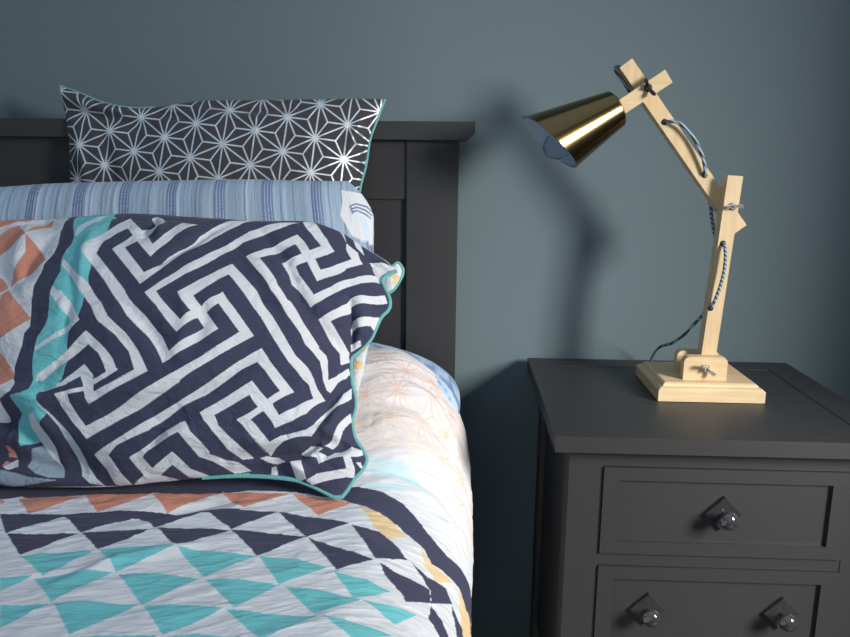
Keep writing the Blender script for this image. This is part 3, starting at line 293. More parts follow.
DUVET_POLY = [('q',[-472,-2120,-239,-2120,-7,-2120,155,-2120,316,-2120,476,-2120,601,-2120,711,-2120,818,-2120,908,-2120,1012,-2120,1119,-2120,1245,-2120,1388,-2120,1549,-2120,1710,-2132,1888,-2144,1658,-2855,1048,-3789,730,-3995,456,-4104,200,-4148,-57,-4137,-98,-3935,-140,-3731,-184,-3516,-231,-3284,-283,-3015,-348,-2657,-437,-2120]),('p',[65,-4666,304,-4647,550,-4570,576,-4633,378,-4719,188,-4768,-1,-4781]),('p',[138,-4405,278,-4360,620,-4298,624,-4353,360,-4456,107,-4498]),('p',[-59,-4309,186,-4263,212,-4315,-51,-4371]),('p',[64,-4436,241,-4444,420,-4423,606,-4371,700,-4519,534,-4523,492,-4498,261,-4527,34,-4507]),('p',[125,-4296,318,-4297,515,-4263,780,-4375,928,-4536,787,-4506,632,-4446,482,-4367,305,-4378,132,-4361]),('n',[-5525,-4538,-5337,-4529,-5148,-4521,-4960,-4512,-4771,-4504,-4583,-4495,-4394,-4487,-4206,-4479,-4017,-4470,-3828,-4462,-3639,-4453,-3451,-4445,-3262,-4437,-3073,-4428,-2883,-4423,-2689,-4426,-2494,-4435,-2297,-4448,-2101,-4462,-1906,-4477,-1712,-4490,-1520,-4502,-1329,-4511,-1139,-4517,-951,-4520,-764,-4519,-578,-4514,-392,-4509,-207,-4503,-169,-4732,-89,-4755,248,-4788,520,-4881,730,-5014,958,-5229,1214,-5280,1571,-4987,1966,-4772,4204,-3000,4471,-3092,4837,-2713,1717,-5567,1478,-5528,1221,-5680,980,-5765,845,-5600,680,-5505,445,-5348,218,-5209,-47,-5074,-364,-4960,-560,-4923,-757,-4888,-963,-4881,-1169,-4872,-1377,-4863,-1575,-4900,-1770,-4941,-1963,-4985,-2144,-4975,-2324,-4964,-2535,-4972,-2757,-5036,-2975,-5103,-3163,-5076,-3353,-5050,-3576,-5099,-3810,-5190,-4125,-5131,-4319,-5221,-4496,-5236,-4673,-5251,-4850,-5265,-5026,-5280,-5289,-4892]),('c',[-4120,-5169,-3927,-5144,-3733,-5120,-3538,-5095,-3342,-5071,-3456,-5196,-3565,-5323,-3670,-5446,-3773,-5567]),('c',[-3349,-5057,-3146,-5036,-2942,-5016,-2738,-4997,-2532,-4979,-2657,-5096,-2774,-5221,-2887,-5347,-2996,-5469]),('c',[-2532,-4979,-2334,-4961,-2136,-4945,-1937,-4930,-1737,-4916,-1907,-5049,-2064,-5202,-2210,-5363]),('c',[-1694,-4899,-1481,-4906,-1268,-4911,-1057,-4916,-846,-4920,-1014,-5019,-1174,-5131,-1326,-5261]),('c',[-811,-4907,-617,-4947,-426,-4987,-235,-5030,-47,-5074,-227,-5236,-398,-5406,-606,-5131]),('c',[-4319,-5221,-4229,-5255,-4251,-5334]),('o',[52,-5138,293,-5252,445,-5348,645,-5556,428,-5768,253,-5545]),('o',[805,-5614,980,-5765,1144,-5747,1338,-5659,1079,-6014,900,-5871]),('o',[1478,-5528,1717,-5567,4837,-2713,1526,-6378,1506,-5916]),('n',[-4099,-5586,-3904,-5575,-3708,-5563,-3512,-5551,-3316,-5540,-3154,-5505,-2990,-5471,-2825,-5437,-2664,-5418,-2502,-5399,-2340,-5380,-2177,-5361,-2011,-5351,-1845,-5341,-1679,-5331,-1513,-5321,-1347,-5311,-1331,-5369,-1540,-5397,-1749,-5424,-1935,-5444,-2121,-5465,-2307,-5485,-2492,-5505,-2538,-5515,-2698,-5532,-2858,-5549,-3018,-5565,-3177,-5582,-3336,-5599,-3515,-5616,-3694,-5634,-3872,-5652,-4049,-5670]),('n',[-4087,-5607,-3903,-5605,-3719,-5603,-3536,-5602,-3353,-5600,-3458,-5716,-3560,-5829,-3660,-5940,-3758,-6048]),('n',[-3354,-5564,-3193,-5550,-3032,-5536,-2871,-5522,-2709,-5508,-2547,-5494,-2653,-5617,-2755,-5737,-2856,-5854,-2954,-5968]),('n',[-2510,-5477,-2321,-5456,-2132,-5436,-1942,-5415,-1752,-5395,-1896,-5542,-2036,-5684,-2172,-5822]),('n',[-1732,-5371,-1581,-5333,-1405,-5339,-1229,-5344,-1054,-5350,-880,-5356,-1029,-5511,-1173,-5662,-1313,-5808,-1336,-5773,-1530,-5577]),('n',[-880,-5356,-703,-5401,-528,-5445,-355,-5489,-183,-5533,-14,-5576,-161,-5691,-304,-5804,-443,-5914,-654,-5644]),('n',[23,-5596,179,-5643,332,-5652,483,-5798,695,-6009,522,-6152,358,-6250,253,-6061,142,-5845]),('n',[731,-6003,950,-6062,1225,-5928,1338,-6072,1011,-6514,1002,-6298,831,-6083]),('n',[1321,-6115,1532,-6217,1562,-6387,1423,-6592,1367,-6303]),('n',[-3735,-6060,-3581,-6046,-3426,-6031,-3271,-6017,-3115,-6003,-2960,-5988,-3061,-6119,-3158,-6245,-3254,-6368,-3346,-6488]),('n',[-2944,-5968,-2787,-5945,-2630,-5923,-2471,-5900,-2312,-5878,-2153,-5855,-2266,-5980,-2377,-6103,-2484,-6222,-2588,-6337]),('n',[-2145,-5834,-1978,-5832,-1811,-5831,-1644,-5829,-1478,-5827,-1311,-5825,-1427,-5943,-1540,-6057,-1650,-6169,-1758,-6277,-1946,-6062]),('n',[-1311,-5815,-1135,-5835,-961,-5855,-787,-5875,-615,-5895,-443,-5914,-593,-6065,-737,-6212,-876,-6353,-1086,-6093]),('n',[-424,-5927,-258,-6017,-97,-6105,58,-6188,203,-6244,345,-6271,169,-6440,-2,-6562,-135,-6361,-276,-6150]),('n',[402,-6299,549,-6340,700,-6348,981,-6295,1011,-6499,716,-6814,691,-6702,497,-6524]),('n',[1013,-6541,985,-6814,1153,-6958,1288,-6782,1143,-6616]),('t',[-3315,-6515,-3133,-6434,-2960,-6408,-2785,-6382,-2610,-6356,-2685,-6490,-2758,-6620,-2829,-6746,-2898,-6868,-3102,-6695]),('t',[-2573,-6336,-2431,-6314,-2287,-6292,-2143,-6269,-1958,-6274,-1773,-6278,-1885,-6404,-1993,-6525,-2099,-6644,-2202,-6759]),('t',[-1732,-6306,-1548,-6310,-1364,-6314,-1208,-6335,-1053,-6356,-1029,-6442,-1167,-6618,-1299,-6788,-1509,-6554]),('t',[-1065,-6356,-1053,-6356,-862,-6355,-974,-6469,-1083,-6579,-1190,-6687,-1293,-6793,-1182,-6580]),('t',[-2956,-6918,-2824,-6871,-2690,-6824,-2535,-6808,-2379,-6792,-2223,-6776,-2317,-6913,-2409,-7046,-2497,-7174,-2582,-7298,-2764,-7113]),('t',[-3285,-6942,-3138,-6913,-2990,-6883,-3080,-7013,-3167,-7138]),('t',[-2163,-6794,-1982,-6773,-1800,-6752,-1641,-6779,-1484,-6805,-1328,-6832,-1431,-6952,-1531,-7069,-1628,-7182,-1722,-7292,-1935,-7052]),('t',[-1265,-6847,-1088,-6855,-910,-6863,-717,-6880,-525,-6896,-633,-7044,-737,-7186,-837,-7323,-1044,-7092]),('t',[-2539,-7328,-2403,-7305,-2267,-7281,-2095,-7282,-1923,-7283,-1752,-7285,-1837,-7392,-1920,-7497,-2001,-7599,-2079,-7697,-2155,-7794,-2341,-7569]),('t',[-3023,-7378,-2879,-7363,-2736,-7347,-2592,-7331,-2668,-7468,-2742,-7600,-2814,-7727]),('t',[-1703,-7305,-1513,-7295,-1323,-7284,-1128,-7308,-935,-7332,-1043,-7439,-1148,-7542,-1249,-7643,-1349,-7742,-1520,-7531]),('t',[-906,-7342,-732,-7365,-559,-7387,-428,-7392,-298,-7396,-168,-7401,-39,-7405,-152,-7504,-263,-7600,-371,-7693,-476,-7784,-613,-7643,-757,-7496]),('t',[-2759,-7818,-2634,-7816,-2510,-7813,-2385,-7810,-2261,-7807,-2137,-7805,-2234,-7929,-2350,-8000,-2493,-8000,-2654,-8000]),('t',[-2088,-7802,-1948,-7790,-1808,-7779,-1667,-7767,-1527,-7755,-1386,-7744,-1477,-7849,-1565,-7951,-1670,-8000,-1865,-7929]),('t',[-1304,-7760,-1176,-7732,-1048,-7705,-919,-7718,-790,-7732,-662,-7745,-613,-7919,-749,-7888,-885,-7856,-1023,-7824,-1163,-7792]),('t',[-847,-6364,-662,-6379,-479,-6393,-287,-6469,-100,-6543,-245,-6662,-387,-6777,-525,-6890,-681,-6636]),('t',[-26,-6611,145,-6659,310,-6668,437,-6723,565,-6756,397,-6913,236,-7029,111,-6837]),('t',[-460,-6908,-275,-6931,-91,-6953,108,-7019,295,-7042,171,-7176,51,-7287,-72,-7380,-196,-7229,-325,-7072]),('t',[322,-7029,453,-7029,587,-7005,843,-6921,640,-7260,481,-7162]),('t',[-12,-7405,127,-7434,262,-7441,453,-7439,626,-7447,469,-7583,320,-7687,159,-7565]),('t',[-1112,-6856,-932,-6846,-727,-6871,-524,-6895,-634,-7040,-740,-7180,-842,-7315,-973,-7093]),('t',[-3298,-8000,-3155,-8000,-3011,-8000,-2871,-8000,-2743,-8000,-2600,-8000,-2725,-8000,-2868,-8000,-2994,-8000,-3137,-8000,-3208,-8000]),('t',[-2511,-8000,-2368,-8000,-2242,-8000,-2099,-8000,-1956,-8000,-1819,-8000,-1956,-8000,-2082,-8000,-2212,-8000,-2350,-8000,-2426,-8000]),('t',[-1742,-8000,-1599,-8000,-1456,-8000,-1330,-8000,-1187,-8000,-1053,-8000,-1187,-8000,-1313,-8000,-1438,-8000,-1571,-8000,-1652,-8000]),('t',[-973,-8000,-830,-8000,-697,-8000,-562,-8000,-418,-8000,-293,-8000,-418,-8000,-544,-8000,-680,-8000,-805,-8000,-883,-8000]),('t',[-204,-8000,-73,-8000,64,-8000,192,-8000,318,-8000,443,-7971,334,-8000,225,-8000,100,-8000,-43,-8000,-127,-8000]),('t',[-3047,-8000,-2904,-8000,-2761,-8000,-2618,-8000,-2493,-8000,-2350,-8000,-2475,-8000,-2618,-8000,-2743,-8000,-2868,-8000,-2958,-8000]),('t',[-2260,-8000,-2117,-8000,-1980,-8000,-1849,-8000,-1706,-8000,-1571,-8000,-1706,-8000,-1831,-8000,-1963,-8000,-2099,-8000,-2171,-8000]),('t',[-1491,-8000,-1348,-8000,-1214,-8000,-1080,-8000,-937,-8000,-805,-8000,-937,-8000,-1062,-8000,-1187,-8000,-1321,-8000,-1402,-8000]),('t',[-722,-8000,-579,-8000,-448,-8000,-311,-8000,-181,-8000,-43,-8000,-168,-8000,-300,-8000,-431,-8000,-562,-8000,-633,-8000]),('t',[46,-8000,209,-8000,364,-8000,511,-8000,649,-8000,772,-8000,684,-8000,583,-8000,458,-8000,313,-8000,159,-8000]),('t',[-2782,-8000,-2654,-8000,-2511,-8000,-2368,-8000,-2230,-8000,-2099,-8000,-2225,-8000,-2355,-8000,-2493,-8000,-2618,-8000,-2707,-8000]),('t',[-2010,-8000,-1867,-8000,-1731,-8000,-1599,-8000,-1456,-8000,-1321,-8000,-1456,-8000,-1581,-8000,-1713,-8000,-1849,-8000,-1921,-8000]),('t',[-1241,-8000,-1098,-8000,-965,-8000,-830,-8000,-687,-8000,-562,-8000,-687,-8000,-812,-8000,-947,-8000,-1080,-8000,-1152,-8000]),('t',[-472,-8000,-341,-8000,-204,-8000,-70,-8000,105,-8000,315,-8000,125,-8000,-56,-8000,-186,-8000,-311,-8000,-395,-8000]),('t',[437,-8000,619,-8000,780,-8000,923,-8000,1055,-8000,1173,-8000,1119,-8000,1066,-8000,976,-8000,869,-8000,631,-8000]),('t',[-2529,-8000,-2403,-8000,-2260,-8000,-2117,-8000,-1974,-8000,-1849,-8000,-1974,-8000,-2099,-8000,-2242,-8000,-2368,-8000,-2457,-8000]),('t',[-1760,-8000,-1617,-8000,-1482,-8000,-1348,-8000,-1205,-8000,-1072,-8000,-1205,-8000,-1330,-8000,-1464,-8000,-1599,-8000,-1670,-8000]),('t',[-991,-8000,-848,-8000,-716,-8000,-579,-8000,-448,-8000,-311,-8000,-436,-8000,-562,-8000,-698,-8000,-830,-8000,-901,-8000]),('t',[-222,-8000,-92,-8000,100,-8000,402,-8000,672,-8000,905,-8000,744,-8000,529,-8000,210,-8000,-61,-8000,-150,-8000]),('t',[1012,-8000,1191,-8000,1316,-8000,4320,-5042,4320,-5042,4303,-5054,4427,-5054,4552,-5054,4678,-5054,4803,-5054,4571,-5042]),('c',[-5224,-5264,-5020,-5252,-4817,-5240,-4613,-5227,-4409,-5215,-4519,-5318,-4626,-5420,-4730,-5519,-4833,-5616]),('c',[-6118,-5319,-5916,-5306,-5713,-5294,-5510,-5282,-5307,-5269,-5407,-5372,-5504,-5473,-5600,-5571,-5694,-5668]),('n',[-4919,-5698,-4725,-5686,-4531,-5675,-4337,-5663,-4143,-5652,-4238,-5764,-4332,-5874,-4423,-5980,-4512,-6085]),('n',[-5772,-5749,-5579,-5737,-5386,-5726,-5193,-5714,-4999,-5703,-5084,-5814,-5167,-5923,-5248,-6029,-5327,-6133]),('n',[-4627,-6115,-4442,-6104,-4257,-6093,-4072,-6082,-3887,-6071,-3971,-6190,-4052,-6305,-4131,-6417,-4209,-6526]),('n',[-5440,-6162,-5256,-6151,-5072,-6141,-4887,-6130,-4703,-6119,-4775,-6237,-4846,-6351,-4915,-6462,-4982,-6571]),('t',[-4361,-6493,-4184,-6483,-4008,-6473,-3831,-6463,-3654,-6453,-3725,-6580,-3793,-6704,-3860,-6825,-3924,-6941]),('t',[-5137,-6538,-4962,-6528,-4786,-6518,-4610,-6508,-4433,-6498,-4492,-6624,-4549,-6747,-4604,-6867,-4657,-6983]),('t',[-4029,-6966,-3863,-6956,-3697,-6947,-3531,-6938,-3364,-6928,-3435,-7042,-3503,-7152,-3570,-7259,-3635,-7363]),('t',[-4760,-7007,-4595,-6998,-4429,-6988,-4263,-6979,-4097,-6970,-4157,-7082,-4216,-7192,-4272,-7298,-4327,-7401]),('t',[-3724,-7401,-3567,-7392,-3410,-7384,-3254,-7375,-3097,-7366,-3157,-7482,-3216,-7595,-3273,-7705,-3328,-7811,-3520,-7612]),('t',[-4413,-7439,-4257,-7430,-4101,-7422,-3944,-7413,-3788,-7404,-3838,-7520,-3886,-7632,-3932,-7741,-3977,-7846,-4188,-7649])]
DUV_O = (0.0447,-0.2761)
DUV_L = 0.047
DUV_A = 20.0
DUVET_CREASE = [(-0.006,0.01,[(-0.287,-0.5677),(-0.2263,-0.5437),(-0.1535,-0.508)]),(0.005,0.01,[(-0.2779,-0.7129),(-0.2258,-0.6537),(-0.1538,-0.6181)]),(0.006,0.014,[(0.0035,-0.378),(0.0436,-0.3829),(0.1056,-0.3999)]),(-0.006,0.01,[(0.0137,-0.347),(0.0695,-0.3383),(0.1237,-0.3529)]),(-0.005,0.008,[(0.0132,-0.4485),(0.0752,-0.4372),(0.1377,-0.4415)]),(0.006,0.01,[(0.0377,-0.3043),(0.0842,-0.3081),(0.1347,-0.3235)])]
FLAP_A = ({'O':(0,-0.3,0.9),'lean':0.3,'seams':[[(-0.0984,-0.0305),(-0.0912,-0.0361)],[(-0.0912,-0.0361),(-0.0829,-0.0288),(-0.0735,-0.0117),(-0.0723,-0.0017)],[(-0.0962,-0.0063),(-0.0879,0.0009),(-0.0796,0.0068),(-0.0723,-0.0017)],[(-0.0984,-0.0305),(-0.1001,-0.0178),(-0.0962,-0.0063)]]},[('o',[3691,6329,9262,6546,9305,3020])])
FLAP_B = ({'O':(0,-0.38,0.8),'lean':0.4,'seams':[[(-0.1337,-0.0539),(-0.1243,-0.0563)],[(-0.1243,-0.0563),(-0.1198,-0.0377),(-0.1165,-0.0189),(-0.1145,-0.0027),(-0.1086,0.019)],[(-0.1372,-0.0032),(-0.1241,0.0038),(-0.1086,0.019)],[(-0.1337,-0.0539),(-0.1362,-0.0273),(-0.1372,-0.0032)]]},[('o',[47,8992,5454,8226,10000,8392,10000,7413,4203,7654]),('o',[0,7688,8850,5425,8713,4142,618,5317])])
UA0 = (0.4278,0.9516)
UA1 = (0.2427,1.1891)
HA1 = (0.3,1.1692)
SHB = (0.2294,-0.2095,1.1245)
SHM = (0.137,-0.2225,1.0728)

# ================================================================ THE ROOM
M_wall = mat('painted_wall', (.134, .181, .198), .75, spec=.3, bump=.0012, bscale=260, bstr=.25, var=.05)
M_floor = mat('dark_floor_boards', (.06, .055, .05), .5, bump=.001, bscale=8, stretch=(1, 12, 1), var=.2)
M_ceil = mat('ceiling_paint', (.6, .6, .6), .8)
def struct(name, bm, m): return tag(obj(name, bm, m), kind='structure')
struct('wall_back', B((-2.6, 0, 0), (1.25, .12, 2.5)), M_wall)
struct('floor', B((-2.6, -3.2, -.05), (1.25, .12, 0)), M_floor)
# right wall with the window the light comes through
WY0, WY1, WZ0, WZ1 = -1.50, -.905, .55, 1.56
bm = bmesh.new()
box(bm, (1.13, WY1, 0), (1.25, 0, 2.5)); box(bm, (1.13, -3.2, 0), (1.25, WY0, 2.5))
box(bm, (1.13, WY0, 0), (1.25, WY1, WZ0)); box(bm, (1.13, WY0, WZ1), (1.25, WY1, 2.5))
struct('wall_right', bm, M_wall)
M_trim = mat('white_trim', (.7, .7, .7), .5)
bm = bmesh.new(); t = .035
box(bm, (1.15, WY0, WZ0), (1.22, WY0+t, WZ1)); box(bm, (1.15, WY1-t, WZ0), (1.22, WY1, WZ1))
box(bm, (1.15, WY0+t, WZ0), (1.22, WY1-t, WZ0+t)); box(bm, (1.15, WY0+t, WZ1-t), (1.22, WY1-t, WZ1))
struct('window_1', bm, M_trim)

# ================================================================ BED
M_black = mat('black_brown_wood', (.0275, .027, .0285), .5, spec=.6, bump=.0006, bscale=30, bstr=.25, stretch=(1, 1, 8), var=.12)
bed = empty('bed', 'black wooden bed frame with tall panelled headboard against the wall', 'bed', (-.8, -1.0, 0))
# headboard: cap with a chamfered overhanging end, posts, rails, recessed boards
HX0, HX1 = -1.62, .004
cap = [(HX0-.025, 1.0905), (HX0-.025, 1.110), (.0295, 1.110), (.0295, 1.0925), (.017, 1.081), (HX0-.012, 1.081)]
obj('headboard_cap', prism(cap, -.105, -.015), M_black, bed, bevel=.0015)
bm = box(bmesh.new(), (HX1-.085, -.09, 0), (HX1, -.03, 1.081)); obj('headboard_post', bm, M_black, bed, bevel=.002)
bm = box(bmesh.new(), (HX0, -.09, 0), (HX0+.085, -.03, 1.081)); obj('headboard_post', bm, M_black, bed, bevel=.002)
obj('top_rail', B((HX0+.085, -.086, .985), (HX1-.085, -.035, 1.081)), M_black, bed, bevel=.002)
obj('bottom_rail', B((HX0+.085, -.086, .30), (HX1-.085, -.035, .42)), M_black, bed, bevel=.002)
x = HX0+.085; n = 9; w = (HX1-.085-x)/n
for i in range(n):
    obj('headboard_panel', B((x+i*w+.001, -.081, .42), (x+(i+1)*w-.001, -.055, .985)), M_black, bed, bevel=.003)
for sx in (HX1-.04, HX0+.01):
    obj('side_rail', B((sx, -2.05, .24), (sx+.025, -.09, .40)), M_black, bed, bevel=.002)
obj('footboard', B((HX0, -2.10, .0), (HX1, -2.05, .50)), M_black, bed, bevel=.004)
M_mat = mat('mattress_ticking', (.6, .6, .62), .9)
bm = B((HX0+.04, -2.03, .33), (-.05, -.10, .575)); tag(obj('mattress', bm, M_mat, bevel=.03), 'white mattress lying on the black bed frame under the printed duvet', 'mattress')
obj('slat_base', B((HX0+.035, -2.05, .30), (HX1-.04, -.10, .33)), M_black, bed)

# ---------------------------------------------------------------- pillows
def piping(parent, line, r=.0027, name='piping', m=None):
    return obj(name, tube(bmesh.new(), line, r, 8), m or M_pipe, parent, smooth=True)
M_pipe = mat('teal_piping_cord', (.16, .47, .46), .7, bump=.002, bscale=420, bstr=.8)
M_cloth = cloth_mat('printed_cotton', crumple=34, cstr=.9, cdist=.007, stretch=(1, 1, 1.6), rot=(0, .6, 0))
M_duv = cloth_mat('printed_cotton_duvet', crumple=34, cstr=.9, cdist=.005, stretch=(.45, 1.8, 1), rot=(0, 0, .35))
M_foil = cloth_mat('foil_print_cotton', foil=True, crumple=22, cstr=.35, cdist=.005)
M_linen = cloth_mat('striped_linen', crumple=60, cstr=.4, cdist=.003, stretch=(3, 1, .7))

# lying pillow under the duvet, only its rounded blue right end shows
def stripes_lying(P):
    x = P[..., 0]*.8+P[..., 1]*.9
    C = plain(P.shape[:2], (.40, .53, .70)); v = fbm(x*60, P[..., 2]*4, 5)[..., None]
    C[..., :3] *= 1+.5*v
    f = (x/.052) % 1; m = (f < .3); C[m, :3] = (.16, .24, .42); m = (np.abs(f-.65) < .03); C[m, :3] = (.2, .3, .5)
    return C
def blob_pillow(cx, cy, cz, ax, ay, az, p, nu=120, nv=60):
    th = np.linspace(0, 2*np.pi, nu); ph = np.linspace(-np.pi/2, np.pi/2, nv); T_, PH = np.meshgrid(th, ph, indexing='ij')
    sp = lambda v, e: np.sign(v)*np.abs(v)**e
    return np.stack([cx+ax*sp(np.cos(T_), p)*sp(np.cos(PH), .75), cy+ay*sp(np.sin(T_), p)*sp(np.cos(PH), .75), cz+az*sp(np.sin(PH), 1)], -1)
P = blob_pillow(-.362, -.19, .668, .375, .10, .103, .45)
o = grids('bed_pillow', [(P, stripes_lying(P))], M_linen)
tag(o, 'blue striped pillow lying flat, its rounded right end peeking out behind the pale duvet', 'pillow')

# dark cushion with the silver star print, leaning on the headboard
sc = Pillow(**STAR, T=.050, Tb=.02, eu=.5, ev=.5)
U = dense([(0, 1, 620)]); Vv = dense([(0, .55, 60), (.55, 1, 240)])
Ug, Vg = np.meshgrid(U, Vv, indexing='ij'); ab = sc.plane(Ug, Vg)
h = .006*ridged(ab[..., 0]*9, ab[..., 1]*7, 3)*np.clip(sc.bulge(Ug, Vg)*2, .35, 1)+creases(ab[..., 0], ab[..., 1], STAR_CREASE)
msk, dn = asanoha(ab[..., 0]-STAR_O[0], ab[..., 1]-STAR_O[1], STAR_L, STAR_A, .00105)
C = plain(Ug.shape, (.050, .050, .058)); msk = np.maximum(msk, np.clip((.0042-dn)/.002, 0, 1))
C[..., :3] = C[..., :3]*(1-msk[..., None])+np.array((.80, .84, .87))*msk[..., None]; C[..., 3] = msk
Pf = sc.point(Ug, Vg, h=h)
Ub, Vb = np.meshgrid(np.linspace(0, 1, 90), np.linspace(0, 1, 60), indexing='ij')
o = grids('star_cushion', [(Pf, C), (sc.point(Ub, Vb, back=True), plain(Ub.shape, (.05, .05, .058)), True)], M_foil)
tag(o, 'black cushion with silver geometric star print and teal piping, leaning against the headboard', 'cushion')
e = np.linspace(0, 1, 120); o1 = np.ones(120)
piping(o, np.vstack([sc.point(e, o1*0), sc.point(o1, e)[1:]]), .0022)
piping(o, sc.point(e*.30, o1), .0016)

# blue striped pillow in the middle
lp = Pillow(**LINEN, T=.075, Tb=.03, eu=.4, ev=.45)
U = dense([(0, .2, 60), (.2, 1, 760)]); Vv = dense([(0, .7, 50), (.7, 1, 150)])
Ug, Vg = np.meshgrid(U, Vv, indexing='ij'); ab = lp.plane(Ug, Vg)
xs = ab[..., 0]+.16*(ab[..., 1]-.3)+.004*fbm(ab[..., 1]*12, ab[..., 0]*9, 9)
C = plain(Ug.shape, (.34, .44, .54))
g = fbm(xs*260, ab[..., 1]*6, 11, 3)[..., None]; C[..., :3] *= 1+.55*g
g2 = fbm(xs*45, ab[..., 1]*3, 12, 2); C[..., :3] = C[..., :3]*(1-.0)+np.clip(g2, 0, 1)[..., None]*np.array((.30, .30, .30))
f = (xs-LIN_X0)/LIN_DX; f = f-np.floor(f)
band = np.abs(f-.5) < .11; fine = (np.floor((f-.5)*LIN_DX/.0014) % 3 == 0)
C[band, :3] = (.15, .19, .33)
fm = band & fine; C[fm, :3] = (.34, .42, .55)
for k, c in ((.02, (.20, .28, .42)), (.24, (.30, .38, .52)), (.76, (.24, .33, .46))):
    C[np.abs(f-k) < .018, :3] = c
# folded end: the stripes turn the corner
paint(U, Vv, None, LIN_POLY, C)
h = .010*ridged(xs*13, ab[..., 1]*3, 21)*np.clip(lp.bulge(Ug, Vg)*1.5, 0.1, 1)
o = grids('striped_pillow', [(lp.point(Ug, Vg, h=h), C), (lp.point(Ub, Vb, back=True), plain(Ub.shape, (.42, .54, .66)), True)], M_linen)
tag(o, 'pale blue striped linen pillow standing between the star cushion and the maze print pillow', 'pillow')

# big front pillow with the maze print
mp_ = Pillow(**MAZE, T=.100, Tb=.025, eu=.75, ev=.62)
U = dense([(0, MAZE_U0, 60), (MAZE_U0, 1, 820)]); Vv = dense([(0, 1, 520)])
Ug, Vg = np.meshgrid(U, Vv, indexing='ij'); ab = mp_.plane(Ug, Vg)
C = paint(U, Vv, PAL['n'][:3], MAZE_POLY)
A, Bq = ab[..., 0], ab[..., 1]
h = creases(A, Bq, MAZE_CREASE)
env = np.clip(mp_.bulge(Ug, Vg)*1.6, .15, 1)
x1, y1 = rotxy(A, Bq, 35); h = h+.016*fbm(x1*5, y1*13, 31, 2)*env
x1, y1 = rotxy(A, Bq, -50); h = h+.010*fbm(x1*8, y1*26, 41, 2)*env*(1-.75*sstep(A, -.55, -.30))
h = h+.0010*fbm(A*30, Bq*30, 51)*env
front = grids('maze_print_pillow', [(mp_.point(Ug, Vg, h=h), C), (mp_.point(Ub, Vb, back=True), plain(Ub.shape, PAL['w'][:3]), True)], M_cloth)
tag(front, 'large navy and white maze print pillow with coral border and teal piping, front of bed', 'pillow')
e2 = np.linspace(MAZE_UP, 1, 60)
piping(front, np.vstack([mp_.point(e2, e2*0), mp_.point(o1, e)[1:]]), .0027)
# turned-back corner and edge show the pale reverse side
for nm, key in (('turned_corner', FLAP_A), ('turned_edge', FLAP_B)):
    fp = Pillow(**key[0], T=.006, Tb=.004, eu=.5, ev=.5); u = np.linspace(0, 1, 90); U2, V2 = np.meshgrid(u, u, indexing='ij')
    grids(nm, [(fp.point(U2, V2), paint(u, u, PAL['w'][:3], key[1])), (fp.point(U2, V2, back=True), plain(U2.shape, PAL['w'][:3]), True)], M_cloth, front)
    if nm == 'turned_corner': piping(front, np.vstack([fp.point(o1, e), fp.point(e[::-1], o1)[1:]]), .0024)

# ---------------------------------------------------------------- duvet
S_ = dense([(-1.5, -.72, 40), (-.72, -.05, 560), (-.05, .52, 420), (.52, .6, 8)]); T_ = dense([(-2.0, -.78, 50), (-.78, -.2, 560), (-.2, -.1, 24)])
Sg, Tg = np.meshgrid(S_, T_, indexing='ij'); P = duvet(Sg, Tg)
Sn = S_; C = paint(Sn, T_, PAL['w'][:3], DUVET_POLY)
# faint pink and orange star lattice on the pale upper part
msk, dn = asanoha(Sg-DUV_O[0], Tg-DUV_O[1], DUV_L, DUV_A, .0009)
msk = np.maximum(msk, np.clip((.0026-dn)/.0016, 0, 1))*sstep(Tg, -.45, -.37)*.72*sstep(vnoise(Sg*30, Tg*30, 8), .0, .45)
pk = sstep(Tg, -.40, -.26)[..., None]; lc = (1-pk)*np.array((.86, .60, .38))+pk*np.array((.80, .42, .34))
C[..., :3] = C[..., :3]*(1-msk[..., None])+lc*msk[..., None]
h = .0035*ridged(*[q*k for q, k in zip(rotxy(Sg, Tg, 28), (5, 22))], 61)+.0020*ridged(*[q*k for q, k in zip(rotxy(Sg, Tg, 20), (14, 60))], 71)
h = h+.004*ridged(Sg*6, Tg*6, 66)
h = h+creases(Sg, Tg, DUVET_CREASE)
nn = normals(P); nn = nn*np.sign(nn[300:301, 300:301, 2:3])
P = P+nn*h[..., None]
dv = grids('duvet', [(P, C)], M_duv)
sm = dv.modifiers.new('thickness', 'SOLIDIFY'); sm.thickness = .008; sm.offset = -1
tag(dv, 'white duvet printed with coral, navy and teal triangles, covering the bed', 'duvet')

# ================================================================ NIGHTSTAND
ns = empty('nightstand', 'black wooden nightstand with two drawers, standing against the wall under the lamp', 'nightstand', (.365, -.22, 0))
NX0, NX1, NY0, NY1, NZ = .1354, .5954, -.421, -.02, .70
obj('top_frame', B((NX0, NY0, NZ-.022), (NX0+.05, NY1, NZ)), M_black, ns, bevel=.002)
obj('top_frame', B((NX1-.05, NY0, NZ-.022), (NX1, NY1, NZ)), M_black, ns, bevel=.002)
obj('top_frame', B((NX0+.05, NY0, NZ-.022), (NX1-.05, NY0+.05, NZ)), M_black, ns, bevel=.002)
obj('top_frame', B((NX0+.05, NY1-.05, NZ-.022), (NX1-.05, NY1, NZ)), M_black, ns, bevel=.002)
obj('top_panel', B((NX0+.05, NY0+.05, NZ-.022), (NX1-.05, NY1-.05, NZ-.0008)), M_black, ns, bevel=.002)
LX0, LX1, FY, BY = .158, .573, -.40, -.035
for x0 in (LX0, LX1-.045):
    for y0 in (FY, BY-.045):
        obj('leg', B((x0, y0, 0), (x0+.045, y0+.045, NZ-.022)), M_black, ns, bevel=.0025)
for x0 in (LX0+.008, LX1-.020): obj('side_panel', B((x0, FY+.045, .20), (x0+.012, BY-.045, NZ-.022)), M_black, ns)
obj('back_panel', B((LX0+.045, BY-.02, .20), (LX1-.045, BY-.01, NZ-.022)), M_black, ns)
